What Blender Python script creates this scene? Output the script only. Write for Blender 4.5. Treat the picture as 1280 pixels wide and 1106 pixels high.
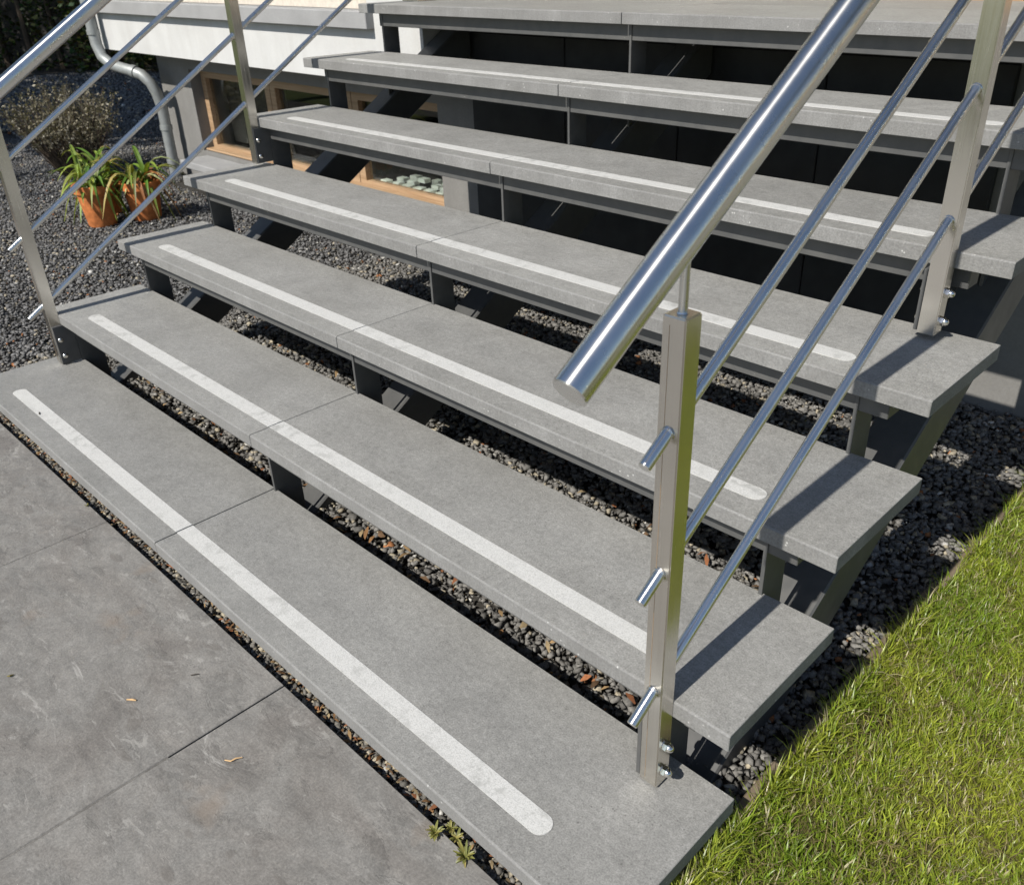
import bpy, bmesh, math, random
import numpy as np
from mathutils import Vector, Matrix, Quaternion

random.seed(7)
rng = np.random.default_rng(11)
scene = bpy.context.scene
for o in list(bpy.data.objects):
    bpy.data.objects.remove(o)
col = scene.collection

# ------------------------------------------------------------------ camera
cam_d = bpy.data.cameras.new('camera')
cam = bpy.data.objects.new('camera', cam_d)
col.objects.link(cam)
CAM = Vector((3.22539, -0.56759, 1.22054))
right = Vector((0.720914, 0.692733, -0.020098))
up = Vector((-0.323012, 0.361528, 0.874620))
fwd = Vector((-0.613144, 0.624034, -0.484392))
rm = Matrix((right, up, -fwd)).transposed()
cam.matrix_world = Matrix.Translation(CAM) @ rm.to_4x4()
cam_d.sensor_fit = 'HORIZONTAL'
cam_d.sensor_width = 36.0
cam_d.lens = 1087.222 / 1280 * 36.0
cam_d.shift_x = (640 - 675.617) / 1280
cam_d.shift_y = (543.150 - 553) / 1280
cam_d.clip_start = 0.02
cam_d.clip_end = 600
cam_d.dof.use_dof = True
cam_d.dof.focus_distance = 1.75
cam_d.dof.aperture_fstop = 9.0
scene.camera = cam

# ------------------------------------------------------------------ sky, sun, exposure
ELEV = math.radians(45.5)
DRIFT = math.radians(0.25)
world = bpy.data.worlds.new('World')
scene.world = world
world.use_nodes = True
wn = world.node_tree
sky = wn.nodes.new('ShaderNodeTexSky')
sky.sky_type = 'NISHITA'
sky.sun_disc = False
sky.sun_elevation = ELEV
sky.sun_rotation = math.radians(180.25)
sky.air_density = 1.0
sky.dust_density = 0.6
sky.ozone_density = 1.5
bg = wn.nodes['Background']
bg.inputs['Strength'].default_value = 0.085
wn.links.new(sky.outputs['Color'], bg.inputs['Color'])

sun_d = bpy.data.lights.new('sun', 'SUN')
sun_d.energy = 4.6
sun_d.angle = math.radians(0.53)
sun_d.color = (1.0, 0.955, 0.88)
sun = bpy.data.objects.new('sun', sun_d)
col.objects.link(sun)
sd = Vector((math.cos(ELEV) * math.sin(DRIFT), math.cos(ELEV) * math.cos(DRIFT), -math.sin(ELEV)))
sun.rotation_euler = sd.to_track_quat('-Z', 'Y').to_euler()
sun.location = (2, -6, 8)

scene.view_settings.view_transform = 'Standard'
scene.view_settings.look = 'None'
scene.view_settings.gamma = 1.0
scene.view_settings.exposure = 0.4
scene.view_settings.use_curve_mapping = False

# ------------------------------------------------------------------ node helpers
def new_mat(name, rough=0.7, spec=0.4, metal=0.0):
    m = bpy.data.materials.new(name)
    m.use_nodes = True
    nt = m.node_tree
    b = nt.nodes['Principled BSDF']
    b.inputs['Roughness'].default_value = rough
    b.inputs['Specular IOR Level'].default_value = spec
    b.inputs['Metallic'].default_value = metal
    return m, nt, b

def pos_vec(nt, scale=(1, 1, 1), rot=(0, 0, 0)):
    g = nt.nodes.new('ShaderNodeNewGeometry')
    mp = nt.nodes.new('ShaderNodeMapping')
    mp.inputs['Scale'].default_value = scale
    mp.inputs['Rotation'].default_value = rot
    nt.links.new(g.outputs['Position'], mp.inputs['Vector'])
    return mp.outputs['Vector']

def noise(nt, vec, scale, detail=4, rough=0.55, dist=0.0):
    n = nt.nodes.new('ShaderNodeTexNoise')
    n.inputs['Scale'].default_value = scale
    n.inputs['Detail'].default_value = detail
    n.inputs['Roughness'].default_value = rough
    n.inputs['Distortion'].default_value = dist
    nt.links.new(vec, n.inputs['Vector'])
    return n.outputs['Fac']

def voro(nt, vec, scale, feature='F1', out='Distance', rnd=1.0):
    n = nt.nodes.new('ShaderNodeTexVoronoi')
    n.feature = feature
    n.inputs['Scale'].default_value = scale
    n.inputs['Randomness'].default_value = rnd
    nt.links.new(vec, n.inputs['Vector'])
    return n.outputs[out]

def ramp(nt, fac, stops):
    r = nt.nodes.new('ShaderNodeValToRGB')
    e = r.color_ramp.elements
    while len(e) < len(stops):
        e.new(0.5)
    for el, (p, c) in zip(e, stops):
        el.position = p
        el.color = (c, c, c, 1) if isinstance(c, (int, float)) else (*c, 1)
    nt.links.new(fac, r.inputs['Fac'])
    return r.outputs['Color']

def mix(nt, a, b, fac, mode='MIX'):
    m = nt.nodes.new('ShaderNodeMix')
    m.data_type = 'RGBA'
    m.blend_type = mode
    for sock, v in ((m.inputs['Factor'], fac), (m.inputs['A'], a), (m.inputs['B'], b)):
        if hasattr(v, 'links') or hasattr(v, 'is_output'):
            nt.links.new(v, sock)
        elif isinstance(v, (int, float)):
            sock.default_value = v if sock.name == 'Factor' else (v, v, v, 1)
        else:
            sock.default_value = (*v, 1)
    return m.outputs['Result']

def bump(nt, h, strength, dist, normal=None):
    b = nt.nodes.new('ShaderNodeBump')
    b.inputs['Strength'].default_value = strength
    b.inputs['Distance'].default_value = dist
    nt.links.new(h, b.inputs['Height'])
    if normal is not None:
        nt.links.new(normal, b.inputs['Normal'])
    return b.outputs['Normal']

def setc(nt, b, c):
    nt.links.new(c, b.inputs['Base Color'])

# ------------------------------------------------------------------ materials
def stone_top():
    m, nt, b = new_mat('bluestone_top', 0.62, 0.35)
    v = pos_vec(nt)
    big = noise(nt, v, 2.6, 6, 0.6, 0.4)
    mid = noise(nt, v, 16, 6, 0.65, 0.3)
    fine = noise(nt, v, 330, 3, 0.6)
    c = ramp(nt, big, [(0.32, (0.218, 0.215, 0.202)), (0.5, (0.238, 0.235, 0.222)), (0.68, (0.262, 0.259, 0.245))])
    c = mix(nt, c, ramp(nt, mid, [(0.3, 0.90), (0.5, 1.0), (0.72, 1.08)]), 0.8, 'MULTIPLY')
    c = mix(nt, c, ramp(nt, fine, [(0.3, 0.70), (0.5, 1.0), (0.72, 1.30)]), 0.85, 'MULTIPLY')
    mot = noise(nt, v, 85, 5, 0.75, 0.3)
    c = mix(nt, c, ramp(nt, mot, [(0.3, 0.80), (0.5, 1.0), (0.7, 1.20)]), 0.95, 'MULTIPLY')
    stn = noise(nt, pos_vec(nt, (1.0, 1.6, 1.0)), 5.5, 7, 0.68, 0.9)
    c = mix(nt, c, ramp(nt, stn, [(0.40, 1.03), (0.54, 1.0), (0.62, 0.92), (0.74, 0.84)]), 0.65, 'MULTIPLY')
    # dark specks / pits
    pv = voro(nt, v, 95)
    pm = noise(nt, v, 9, 3, 0.6)
    pits = mix(nt, ramp(nt, pv, [(0.08, 1.0), (0.2, 0.0)]), ramp(nt, pm, [(0.47, 0.0), (0.57, 1.0)]), 1.0, 'MULTIPLY')
    c = mix(nt, c, (0.105, 0.102, 0.094), mix(nt, pits, 0.75, 1.0, 'MULTIPLY'))
    # pale fossil flecks
    fv = voro(nt, pos_vec(nt, (1.0, 2.2, 1.0), (0, 0, 0.6)), 34)
    fm = noise(nt, v, 7.3, 3, 0.5)
    fle = mix(nt, ramp(nt, fv, [(0.04, 1.0), (0.10, 0.0)]), ramp(nt, fm, [(0.5, 0.0), (0.6, 1.0)]), 1.0, 'MULTIPLY')
    c = mix(nt, c, (0.42, 0.42, 0.40), mix(nt, fle, 0.6, 1.0, 'MULTIPLY'))
    # soft brush / scrub swirls
    sw = noise(nt, pos_vec(nt, (5, 40, 1), (0, 0, 0.5)), 3.0, 5, 0.6, 1.2)
    c = mix(nt, c, ramp(nt, sw, [(0.4, 0.97), (0.62, 1.03)]), 0.9, 'MULTIPLY')
    oi = nt.nodes.new('ShaderNodeObjectInfo')
    c = mix(nt, c, ramp(nt, oi.outputs['Random'], [(0.0, 0.89), (1.0, 1.08)]), 1.0, 'MULTIPLY')
    setc(nt, b, c)
    nrm = bump(nt, fine, 0.3, 0.0015)
    nrm = bump(nt, mot, 0.15, 0.003, nrm)
    nt.links.new(nrm, b.inputs['Normal'])
    nt.links.new(ramp(nt, mid, [(0.3, 0.52), (0.7, 0.68)]), b.inputs['Roughness'])
    return m

def stone_front():
    m, nt, b = new_mat('bluestone_sawn_edge', 0.75, 0.3)
    v = pos_vec(nt)
    tool = noise(nt, pos_vec(nt, (190, 10, 14)), 1.0, 3, 0.6)
    big = noise(nt, v, 7, 6, 0.65)
    fine = noise(nt, v, 260, 3, 0.65)
    c = ramp(nt, big, [(0.3, (0.165, 0.163, 0.157)), (0.55, (0.20, 0.198, 0.192)), (0.75, (0.255, 0.253, 0.247))])
    c = mix(nt, c, ramp(nt, tool, [(0.3, 0.92), (0.7, 1.08)]), 0.7, 'MULTIPLY')
    c = mix(nt, c, ramp(nt, fine, [(0.3, 0.78), (0.7, 1.24)]), 0.8, 'MULTIPLY')
    sp = voro(nt, v, 60)
    sm = noise(nt, v, 11, 3, 0.6)
    s = mix(nt, ramp(nt, sp, [(0.06, 1.0), (0.15, 0.0)]), ramp(nt, sm, [(0.5, 0.0), (0.6, 1.0)]), 1.0, 'MULTIPLY')
    c = mix(nt, c, (0.52, 0.52, 0.5), mix(nt, s, 0.75, 1.0, 'MULTIPLY'))
    setc(nt, b, c)
    nrm = bump(nt, fine, 0.35, 0.002)
    nrm = bump(nt, tool, 0.08, 0.0015, nrm)
    nt.links.new(nrm, b.inputs['Normal'])
    return m

def strip_mat():
    m, nt, b = new_mat('white_grip', 0.85, 0.2)
    v = pos_vec(nt)
    gr = noise(nt, v, 420, 3, 0.7)
    wear = noise(nt, v, 28, 6, 0.7, 0.5)
    patch = noise(nt, v, 2.3, 3, 0.6)
    c = ramp(nt, gr, [(0.3, (0.33, 0.33, 0.317)), (0.45, (0.455, 0.453, 0.437)), (0.6, (0.52, 0.518, 0.50))])
    w = mix(nt, ramp(nt, wear, [(0.5, 0.0), (0.64, 1.0)]), ramp(nt, patch, [(0.42, 0.2), (0.58, 1.0)]), 1.0, 'MULTIPLY')
    c = mix(nt, c, (0.30, 0.30, 0.285), mix(nt, w, 0.8, 1.0, 'MULTIPLY'))
    setc(nt, b, c)
    nt.links.new(bump(nt, gr, 0.5, 0.001), b.inputs['Normal'])
    return m

def patio_mat():
    m, nt, b = new_mat('cleft_slate_paving', 0.6, 0.4)
    v = pos_vec(nt)
    d = pos_vec(nt, (1.0, 1.8, 1.0), (0, 0, -0.35))
    big = noise(nt, d, 3.2, 7, 0.62, 0.8)
    mid = noise(nt, d, 11, 8, 0.7, 0.6)
    fine = noise(nt, v, 240, 3, 0.6)
    c = ramp(nt, big, [(0.3, (0.150, 0.141, 0.132)), (0.45, (0.176, 0.169, 0.159)), (0.58, (0.192, 0.188, 0.179)), (0.75, (0.168, 0.160, 0.150))])
    c = mix(nt, c, ramp(nt, mid, [(0.28, 0.78), (0.5, 1.0), (0.74, 1.22)]), 0.95, 'MULTIPLY')
    c = mix(nt, c, ramp(nt, fine, [(0.3, 0.82), (0.7, 1.18)]), 0.8, 'MULTIPLY')
    grit = noise(nt, v, 60, 6, 0.78, 0.2)
    c = mix(nt, c, ramp(nt, grit, [(0.3, 0.80), (0.5, 1.0), (0.7, 1.22)]), 0.9, 'MULTIPLY')
    # pale worn scars
    sc = noise(nt, pos_vec(nt, (4.5, 11, 1), (0, 0, -0.5)), 2.2, 9, 0.72, 0.7)
    sm = noise(nt, v, 3.4, 3, 0.5)
    s = mix(nt, ramp(nt, sc, [(0.575, 0.0), (0.66, 1.0)]), ramp(nt, sm, [(0.44, 0.0), (0.58, 1.0)]), 1.0, 'MULTIPLY')
    c = mix(nt, c, (0.36, 0.355, 0.34), mix(nt, s, 0.7, 1.0, 'MULTIPLY'))
    # flaked darker plates
    fl = noise(nt, pos_vec(nt, (3.0, 6, 1), (0, 0, -0.3)), 2.4, 3, 0.45, 0.3)
    flm = ramp(nt, fl, [(0.665, 0.0), (0.69, 1.0)])
    c = mix(nt, c, (0.118, 0.108, 0.098), mix(nt, flm, 0.45, 1.0, 'MULTIPLY'))
    f2 = noise(nt, pos_vec(nt, (1.3, 2.6, 1.0), (0, 0, -0.45)), 6.5, 7, 0.62, 0.5)
    f2m = ramp(nt, f2, [(0.585, 0.0), (0.60, 1.0)])
    c = mix(nt, c, ramp(nt, f2, [(0.58, 1.0), (0.60, 0.87), (0.70, 0.82)]), 0.9, 'MULTIPLY')
    f3 = noise(nt, pos_vec(nt, (1.2, 3.0, 1.0), (0.3, 0, -0.6)), 9.0, 8, 0.68, 0.8)
    f3m = ramp(nt, f3, [(0.63, 0.0), (0.655, 1.0)])
    c = mix(nt, c, (0.30, 0.295, 0.28), mix(nt, f3m, 0.6, 1.0, 'MULTIPLY'))
    c = mix(nt, c, (0.985, 0.965, 0.935), 1.0, 'MULTIPLY')
    # brown stain
    st = noise(nt, v, 4.1, 4, 0.6)
    c = mix(nt, c, (0.20, 0.155, 0.115), mix(nt, ramp(nt, st, [(0.64, 0.0), (0.74, 1.0)]), 0.5, 1.0, 'MULTIPLY'))
    setc(nt, b, c)
    n1 = bump(nt, mid, 0.3, 0.008)
    n2 = bump(nt, flm, 0.25, 0.0012, n1)
    n2 = bump(nt, f2m, 0.35, 0.0012, n2)
    n3 = bump(nt, fine, 0.25, 0.0015, n2)
    nt.links.new(n3, b.inputs['Normal'])
    nt.links.new(ramp(nt, mid, [(0.3, 0.48), (0.7, 0.66)]), b.inputs['Roughness'])
    return m

def steel_mat(name, scale, rot=(0, 0, 0), base=(0.62, 0.60, 0.565), r0=0.2, r1=0.34, tangent=None, aniso=0.0):
    """brushed stainless steel; ground across the tangent, so highlights stretch along it"""
    m, nt, b = new_mat(name, 0.28, 0.5, 1.0)
    v = pos_vec(nt, scale, rot)
    n = noise(nt, v, 1.0, 3, 0.6)
    sm = noise(nt, pos_vec(nt), 7, 4, 0.6)
    c = mix(nt, base, ramp(nt, n, [(0.3, 0.95), (0.7, 1.04)]), 0.8, 'MULTIPLY')
    c = mix(nt, c, ramp(nt, sm, [(0.35, 0.94), (0.65, 1.03)]), 0.8, 'MULTIPLY')
    setc(nt, b, c)
    nt.links.new(mix(nt, ramp(nt, n, [(0.3, r0), (0.7, r1)]), ramp(nt, sm, [(0.35, 0.92), (0.7, 1.1)]), 1.0, 'MULTIPLY'), b.inputs['Roughness'])
    if tangent:
        t = nt.nodes.new('ShaderNodeCombineXYZ')
        for k in range(3):
            t.inputs[k].default_value = tangent[k]
        b.inputs['Anisotropic'].default_value = aniso
        nt.links.new(t.outputs[0], b.inputs['Tangent'])
    return m

def dark_steel_mat():
    m, nt, b = new_mat('anthracite_painted_steel', 0.45, 0.45)
    v = pos_vec(nt)
    n = noise(nt, v, 30, 5, 0.6)
    d = noise(nt, v, 5, 5, 0.65)
    c = ramp(nt, n, [(0.3, (0.066, 0.067, 0.067)), (0.7, (0.085, 0.085, 0.083))])
    c = mix(nt, c, (0.13, 0.125, 0.115), mix(nt, ramp(nt, d, [(0.5, 0.0), (0.75, 1.0)]), 0.45, 1.0, 'MULTIPLY'))
    setc(nt, b, c)
    nt.links.new(ramp(nt, d, [(0.3, 0.38), (0.7, 0.6)]), b.inputs['Roughness'])
    return m

def plaster_mat(name, base, var=0.08, rough=0.85, dirt=None):
    m, nt, b = new_mat(name, rough, 0.25)
    v = pos_vec(nt)
    n = noise(nt, v, 5, 6, 0.6)
    f = noise(nt, v, 130, 3, 0.6)
    c = mix(nt, base, ramp(nt, n, [(0.3, 1 - var * 1.6), (0.7, 1 + var)]), 1.0, 'MULTIPLY')
    c = mix(nt, c, ramp(nt, f, [(0.3, 1 - var), (0.7, 1 + var)]), 0.8, 'MULTIPLY')
    if dirt:
        s = noise(nt, pos_vec(nt, (9, 9, 1.2)), 1.0, 5, 0.6)
        c = mix(nt, c, dirt, mix(nt, ramp(nt, s, [(0.5, 0.0), (0.75, 1.0)]), 0.45, 1.0, 'MULTIPLY'))
    setc(nt, b, c)
    nt.links.new(bump(nt, f, 0.25, 0.003), b.inputs['Normal'])
    return m

def wood_mat(name, c0, c1, axis=(3, 60, 60), rough=0.5):
    m, nt, b = new_mat(name, rough, 0.4)
    n = noise(nt, pos_vec(nt, axis), 1.0, 6, 0.65, 0.4)
    setc(nt, b, ramp(nt, n, [(0.3, c0), (0.7, c1)]))
    nt.links.new(bump(nt, n, 0.2, 0.002), b.inputs['Normal'])
    return m

def attr_mat(name, rough=0.8, spec=0.3, fine=0.25, scale=160, trans=0.0, tcol=None):
    """colour from the per-piece colour attribute 'tint' (each stone, blade or leaf has its own)"""
    m, nt, b = new_mat(name, rough, spec)
    a = nt.nodes.new('ShaderNodeAttribute')
    a.attribute_name = 'tint'
    f = noise(nt, pos_vec(nt), scale, 4, 0.6)
    c = mix(nt, a.outputs['Color'], ramp(nt, f, [(0.3, 1 - fine), (0.7, 1 + fine)]), 1.0, 'MULTIPLY')
    setc(nt, b, c)
    if trans:
        t = nt.nodes.new('ShaderNodeBsdfTranslucent')
        nt.links.new(mix(nt, c, tcol or (1, 1, 0.6), 1.0, 'MULTIPLY'), t.inputs['Color'])
        ms = nt.nodes.new('ShaderNodeMixShader')
        ms.inputs['Fac'].default_value = trans
        nt.links.new(b.outputs[0], ms.inputs[1])
        nt.links.new(t.outputs[0], ms.inputs[2])
        nt.links.new(ms.outputs[0], nt.nodes['Material Output'].inputs['Surface'])
    return m

def soil_mat(name, c0, c1, scale=40, bs=0.6):
    m, nt, b = new_mat(name, 0.95, 0.1)
    v = pos_vec(nt)
    n = noise(nt, v, scale, 7, 0.7)
    g = noise(nt, v, scale / 9, 4, 0.6)
    c = ramp(nt, n, [(0.3, c0), (0.7, c1)])
    c = mix(nt, c, ramp(nt, g, [(0.3, 0.75), (0.7, 1.2)]), 1.0, 'MULTIPLY')
    setc(nt, b, c)
    nt.links.new(bump(nt, n, bs, 0.02), b.inputs['Normal'])
    return m

def glass_mat():
    m, nt, b = new_mat('window_glass', 0.02, 0.5)
    b.inputs['Base Color'].default_value = (0.9, 0.95, 0.93, 1)
    b.inputs['Transmission Weight'].default_value = 1.0
    b.inputs['IOR'].default_value = 1.45
    return m

def plain(name, c, rough=0.6, spec=0.4, metal=0.0, var=0.12, scale=60):
    m, nt, b = new_mat(name, rough, spec, metal)
    n = noise(nt, pos_vec(nt), scale, 5, 0.6)
    setc(nt, b, mix(nt, c, ramp(nt, n, [(0.3, 1 - var), (0.7, 1 + var)]), 1.0, 'MULTIPLY'))
    return m

SLOPE_R, SLOPE_L = 0.645, 0.628
ang = math.atan(SLOPE_R)
M = dict(
    top=stone_top(), front=stone_front(), strip=strip_mat(), patio=patio_mat(),
    post=steel_mat('brushed_steel_post', (300, 300, 4), r0=0.19, r1=0.27, base=(0.72, 0.69, 0.635), tangent=(0.7, 0.7, 0.01), aniso=0.35),
    bar=steel_mat('polished_steel_rail', (15, 15, 15), (0, 0, 0), r0=0.25, r1=0.30, base=(0.76, 0.745, 0.715), tangent=(0, math.cos(ang), math.sin(ang)), aniso=0.9),
    bolt=steel_mat('bolt_steel', (200, 200, 200), base=(0.72, 0.70, 0.66), r0=0.12, r1=0.22),
    dark=dark_steel_mat(),
    white=plaster_mat('white_render', (0.53, 0.53, 0.52), 0.05, dirt=(0.42, 0.41, 0.39)),
    grey=plaster_mat('grey_basement_render', (0.20, 0.195, 0.185), 0.08, dirt=(0.15, 0.145, 0.135)),
    sill=plaster_mat('stone_sill', (0.30, 0.30, 0.30), 0.08),
    wood=wood_mat('oak_frame', (0.28, 0.175, 0.095), (0.45, 0.31, 0.19)),
    edging=wood_mat('weathered_edging', (0.10, 0.075, 0.05), (0.19, 0.15, 0.105), (60, 3, 60), 0.9),
    glass=glass_mat(),
    gravel=attr_mat('crushed_stone', 0.85, 0.3, 0.3, 260),
    grass=attr_mat('grass_blade', 0.36, 0.5, 0.12, 40, 0.45, (1.0, 1.0, 0.55)),
    leaf=attr_mat('leaf', 0.45, 0.4, 0.15, 60, 0.3, (1.0, 1.0, 0.5)),
    litter=attr_mat('dry_leaf_litter', 0.85, 0.2, 0.25, 120),
    soil=soil_mat('gravel_bed', (0.030, 0.028, 0.025), (0.075, 0.070, 0.062), 90),
    turf=soil_mat('turf_soil', (0.05, 0.048, 0.018), (0.12, 0.11, 0.035), 60),
    field=soil_mat('garden_ground', (0.05, 0.065, 0.02), (0.10, 0.115, 0.04), 8),
    zinc=plain('zinc_downpipe', (0.30, 0.315, 0.31), 0.5, 0.5, 0.35, 0.15, 25),
    terracotta=plain('terracotta', (0.50, 0.17, 0.055), 0.85, 0.2, 0.0, 0.35, 30),
    interior=plain('dark_interior', (0.06, 0.055, 0.05), 0.9),
    curtain=plain('cream_curtain', (0.55, 0.50, 0.43), 0.9),
    block=plain('white_block', (0.80, 0.82, 0.74), 0.8, 0.3, 0, 0.1, 90),
    seam=plain('rust_seam', (0.34, 0.23, 0.13), 0.7, 0.3, 0.3, 0.3, 300),
    bark=plain('bark', (0.085, 0.065, 0.048), 0.9, 0.2, 0, 0.35, 40),
    stair_shade=plain('shade_black', (0.036, 0.036, 0.036), 0.7, 0.3, 0, 0.3, 6),  # near-black colour stands in for the deep shade under the stairs
    sand=soil_mat('joint_sand', (0.07, 0.065, 0.058), (0.14, 0.13, 0.115), 200, 0.3),
    fill=soil_mat('joint_dirt', (0.12, 0.115, 0.105), (0.20, 0.19, 0.175), 160, 0.2),
    roof=plain('flat_roof', (0.12, 0.12, 0.12), 0.9),
)

# ------------------------------------------------------------------ object helpers
OFF = {}                                     # world offset of every root / part

def reg(o, off):
    OFF[o.name] = Vector(off)

def thing(name, label, cat, loc, group=None):
    o = bpy.data.objects.new(name, None)
    o.empty_display_size = 0.1
    col.objects.link(o)
    o.location = loc
    o['label'] = label
    o['category'] = cat
    if group:
        o['group'] = group
    reg(o, loc)
    return o

def link(name, me, mat, parent=None, base=None):
    """mesh data are in world coordinates; moved to the base of their thing"""
    off = OFF[parent.name] if parent is not None else Vector(base or (0, 0, 0))
    if off.length:
        me.transform(Matrix.Translation(-off))
    if mat is not None:
        for m in (mat if isinstance(mat, (list, tuple)) else [mat]):
            me.materials.append(m)
    o = bpy.data.objects.new(name, me)
    col.objects.link(o)
    if parent is not None:
        o.parent = parent
    else:
        o.location = off
    reg(o, off)
    return o

def tag(o, label=None, cat=None, group=None, kind=None):
    for k, v in (('label', label), ('category', cat), ('group', group), ('kind', kind)):
        if v:
            o[k] = v
    return o

def to_mesh(bm, name, smooth=False):
    bmesh.ops.recalc_face_normals(bm, faces=bm.faces)
    me = bpy.data.meshes.new(name)
    bm.to_mesh(me)
    bm.free()
    if smooth:
        me.polygons.foreach_set('use_smooth', [True] * len(me.polygons))
        me.set_sharp_from_angle(angle=math.radians(35))
    return me

def add_box(bm, x0, x1, y0, y1, z0, z1):
    v = [bm.verts.new(p) for p in ((x0, y0, z0), (x1, y0, z0), (x1, y1, z0), (x0, y1, z0),
                                   (x0, y0, z1), (x1, y0, z1), (x1, y1, z1), (x0, y1, z1))]
    for f in ((3, 2, 1, 0), (4, 5, 6, 7), (0, 1, 5, 4), (1, 2, 6, 5), (2, 3, 7, 6), (3, 0, 4, 7)):
        bm.faces.new([v[i] for i in f])
    return v

def box(name, x0, x1, y0, y1, z0, z1, mat, parent=None, bev=0.0, seg=1, base=None):
    bm = bmesh.new()
    add_box(bm, x0, x1, y0, y1, z0, z1)
    if bev:
        bmesh.ops.bevel(bm, geom=list(bm.edges), offset=bev, segments=seg, affect='EDGES')
    return link(name, to_mesh(bm, name), mat, parent, base)

def boxes(name, lst, mat, parent=None, base=None):
    bm = bmesh.new()
    for b in lst:
        add_box(bm, *b)
    return link(name, to_mesh(bm, name), mat, parent, base)

def prism_x(name, poly, x0, x1, mat, parent, bev=0.0):
    """polygon in the y-z plane extruded along x"""
    bm = bmesh.new()
    a = [bm.verts.new((x0, y, z)) for y, z in poly]
    b = [bm.verts.new((x1, y, z)) for y, z in poly]
    bm.faces.new(a)
    bm.faces.new(b[::-1])
    n = len(poly)
    for i in range(n):
        bm.faces.new((a[i], b[i], b[(i + 1) % n], a[(i + 1) % n]))
    if bev:
        bmesh.ops.recalc_face_normals(bm, faces=bm.faces)
        bmesh.ops.bevel(bm, geom=list(bm.edges), offset=bev, segments=1, affect='EDGES')
    return link(name, to_mesh(bm, name), mat, parent)

def tube_bm(bm, pts, rad, seg=20, cham=0.0):
    """round tube through the points; rad a number or one per point; ends capped, with a small chamfer"""
    pts = [Vector(p) for p in pts]
    rad = [rad] * len(pts) if isinstance(rad, (int, float)) else list(rad)
    if cham:
        d0 = (pts[1] - pts[0]).normalized()
        d1 = (pts[-1] - pts[-2]).normalized()
        a, b = pts[0], pts[-1]
        pts = [a, a + d0 * cham] + pts[1:-1] + [b - d1 * cham, b]
        rad = [rad[0] - cham, rad[0]] + rad[1:-1] + [rad[-1], rad[-1] - cham]
    n = len(pts)
    tan = [(pts[min(i + 1, n - 1)] - pts[max(i - 1, 0)]).normalized() for i in range(n)]
    ref = Vector((1, 0, 0)) if abs(tan[0].x) < 0.8 else Vector((0, 0, 1))
    u = tan[0].cross(ref).normalized()
    rings = []
    for i in range(n):
        u = (u - tan[i] * u.dot(tan[i])).normalized()
        w = tan[i].cross(u)
        rings.append([bm.verts.new(pts[i] + (u * math.cos(2 * math.pi * k / seg) + w * math.sin(2 * math.pi * k / seg)) * rad[i]) for k in range(seg)])
    for i in range(n - 1):
        for k in range(seg):
            bm.faces.new((rings[i][k], rings[i][(k + 1) % seg], rings[i + 1][(k + 1) % seg], rings[i + 1][k]))
    bm.faces.new(rings[0][::-1])
    bm.faces.new(rings[-1])

def tube(name, pts, rad, mat, parent=None, seg=20, cham=0.0, base=None):
    bm = bmesh.new()
    tube_bm(bm, pts, rad, seg, cham)
    return link(name, to_mesh(bm, name, True), mat, parent, base)

def lathe(name, cx, cy, prof, mat, parent, seg=28):
    bm = bmesh.new()
    rings = [[bm.verts.new((cx + r * math.cos(2 * math.pi * k / seg), cy + r * math.sin(2 * math.pi * k / seg), z)) for k in range(seg)] for r, z in prof]
    for a, b in zip(rings, rings[1:]):
        for k in range(seg):
            bm.faces.new((a[k], a[(k + 1) % seg], b[(k + 1) % seg], b[k]))
    bm.faces.new(rings[0][::-1])
    bm.faces.new(rings[-1])
    return link(name, to_mesh(bm, name, True), mat, parent)

def fast_mesh(name, verts, faces, tints=None):
    """numpy arrays -> mesh; faces (n, k) all of the same size; tints one colour per vertex"""
    me = bpy.data.meshes.new(name)
    nv, (nf, k) = len(verts), faces.shape
    me.vertices.add(nv)
    me.vertices.foreach_set('co', np.ascontiguousarray(verts, dtype=np.float32).ravel())
    me.loops.add(nf * k)
    me.loops.foreach_set('vertex_index', np.ascontiguousarray(faces, dtype=np.int32).ravel())
    me.polygons.add(nf)
    me.polygons.foreach_set('loop_start', np.arange(0, nf * k, k, dtype=np.int32))
    if tints is not None:
        a = me.attributes.new('tint', 'FLOAT_COLOR', 'POINT')
        rgba = np.ones((nv, 4), np.float32)
        rgba[:, :3] = tints
        a.data.foreach_set('color', rgba.ravel())
    me.update(calc_edges=True)
    return me

def rand_rot(n):
    q = rng.normal(size=(n, 4))
    q /= np.linalg.norm(q, axis=1, keepdims=True)
    w, x, y, z = q.T
    return np.stack([np.stack([1 - 2 * (y * y + z * z), 2 * (x * y - w * z), 2 * (x * z + w * y)], 1),
                     np.stack([2 * (x * y + w * z), 1 - 2 * (x * x + z * z), 2 * (y * z - w * x)], 1),
                     np.stack([2 * (x * z - w * y), 2 * (y * z + w * x), 1 - 2 * (x * x + y * y)], 1)], 1)

CUB_V = np.array([(-1, -1, -1), (1, -1, -1), (1, 1, -1), (-1, 1, -1), (-1, -1, 1), (1, -1, 1), (1, 1, 1), (-1, 1, 1)]) * 0.72
CUB_F = np.array([(0, 2, 1), (0, 3, 2), (4, 5, 6), (4, 6, 7), (0, 1, 5), (0, 5, 4), (1, 2, 6), (1, 6, 5), (2, 3, 7), (2, 7, 6), (3, 0, 4), (3, 4, 7)])

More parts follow.
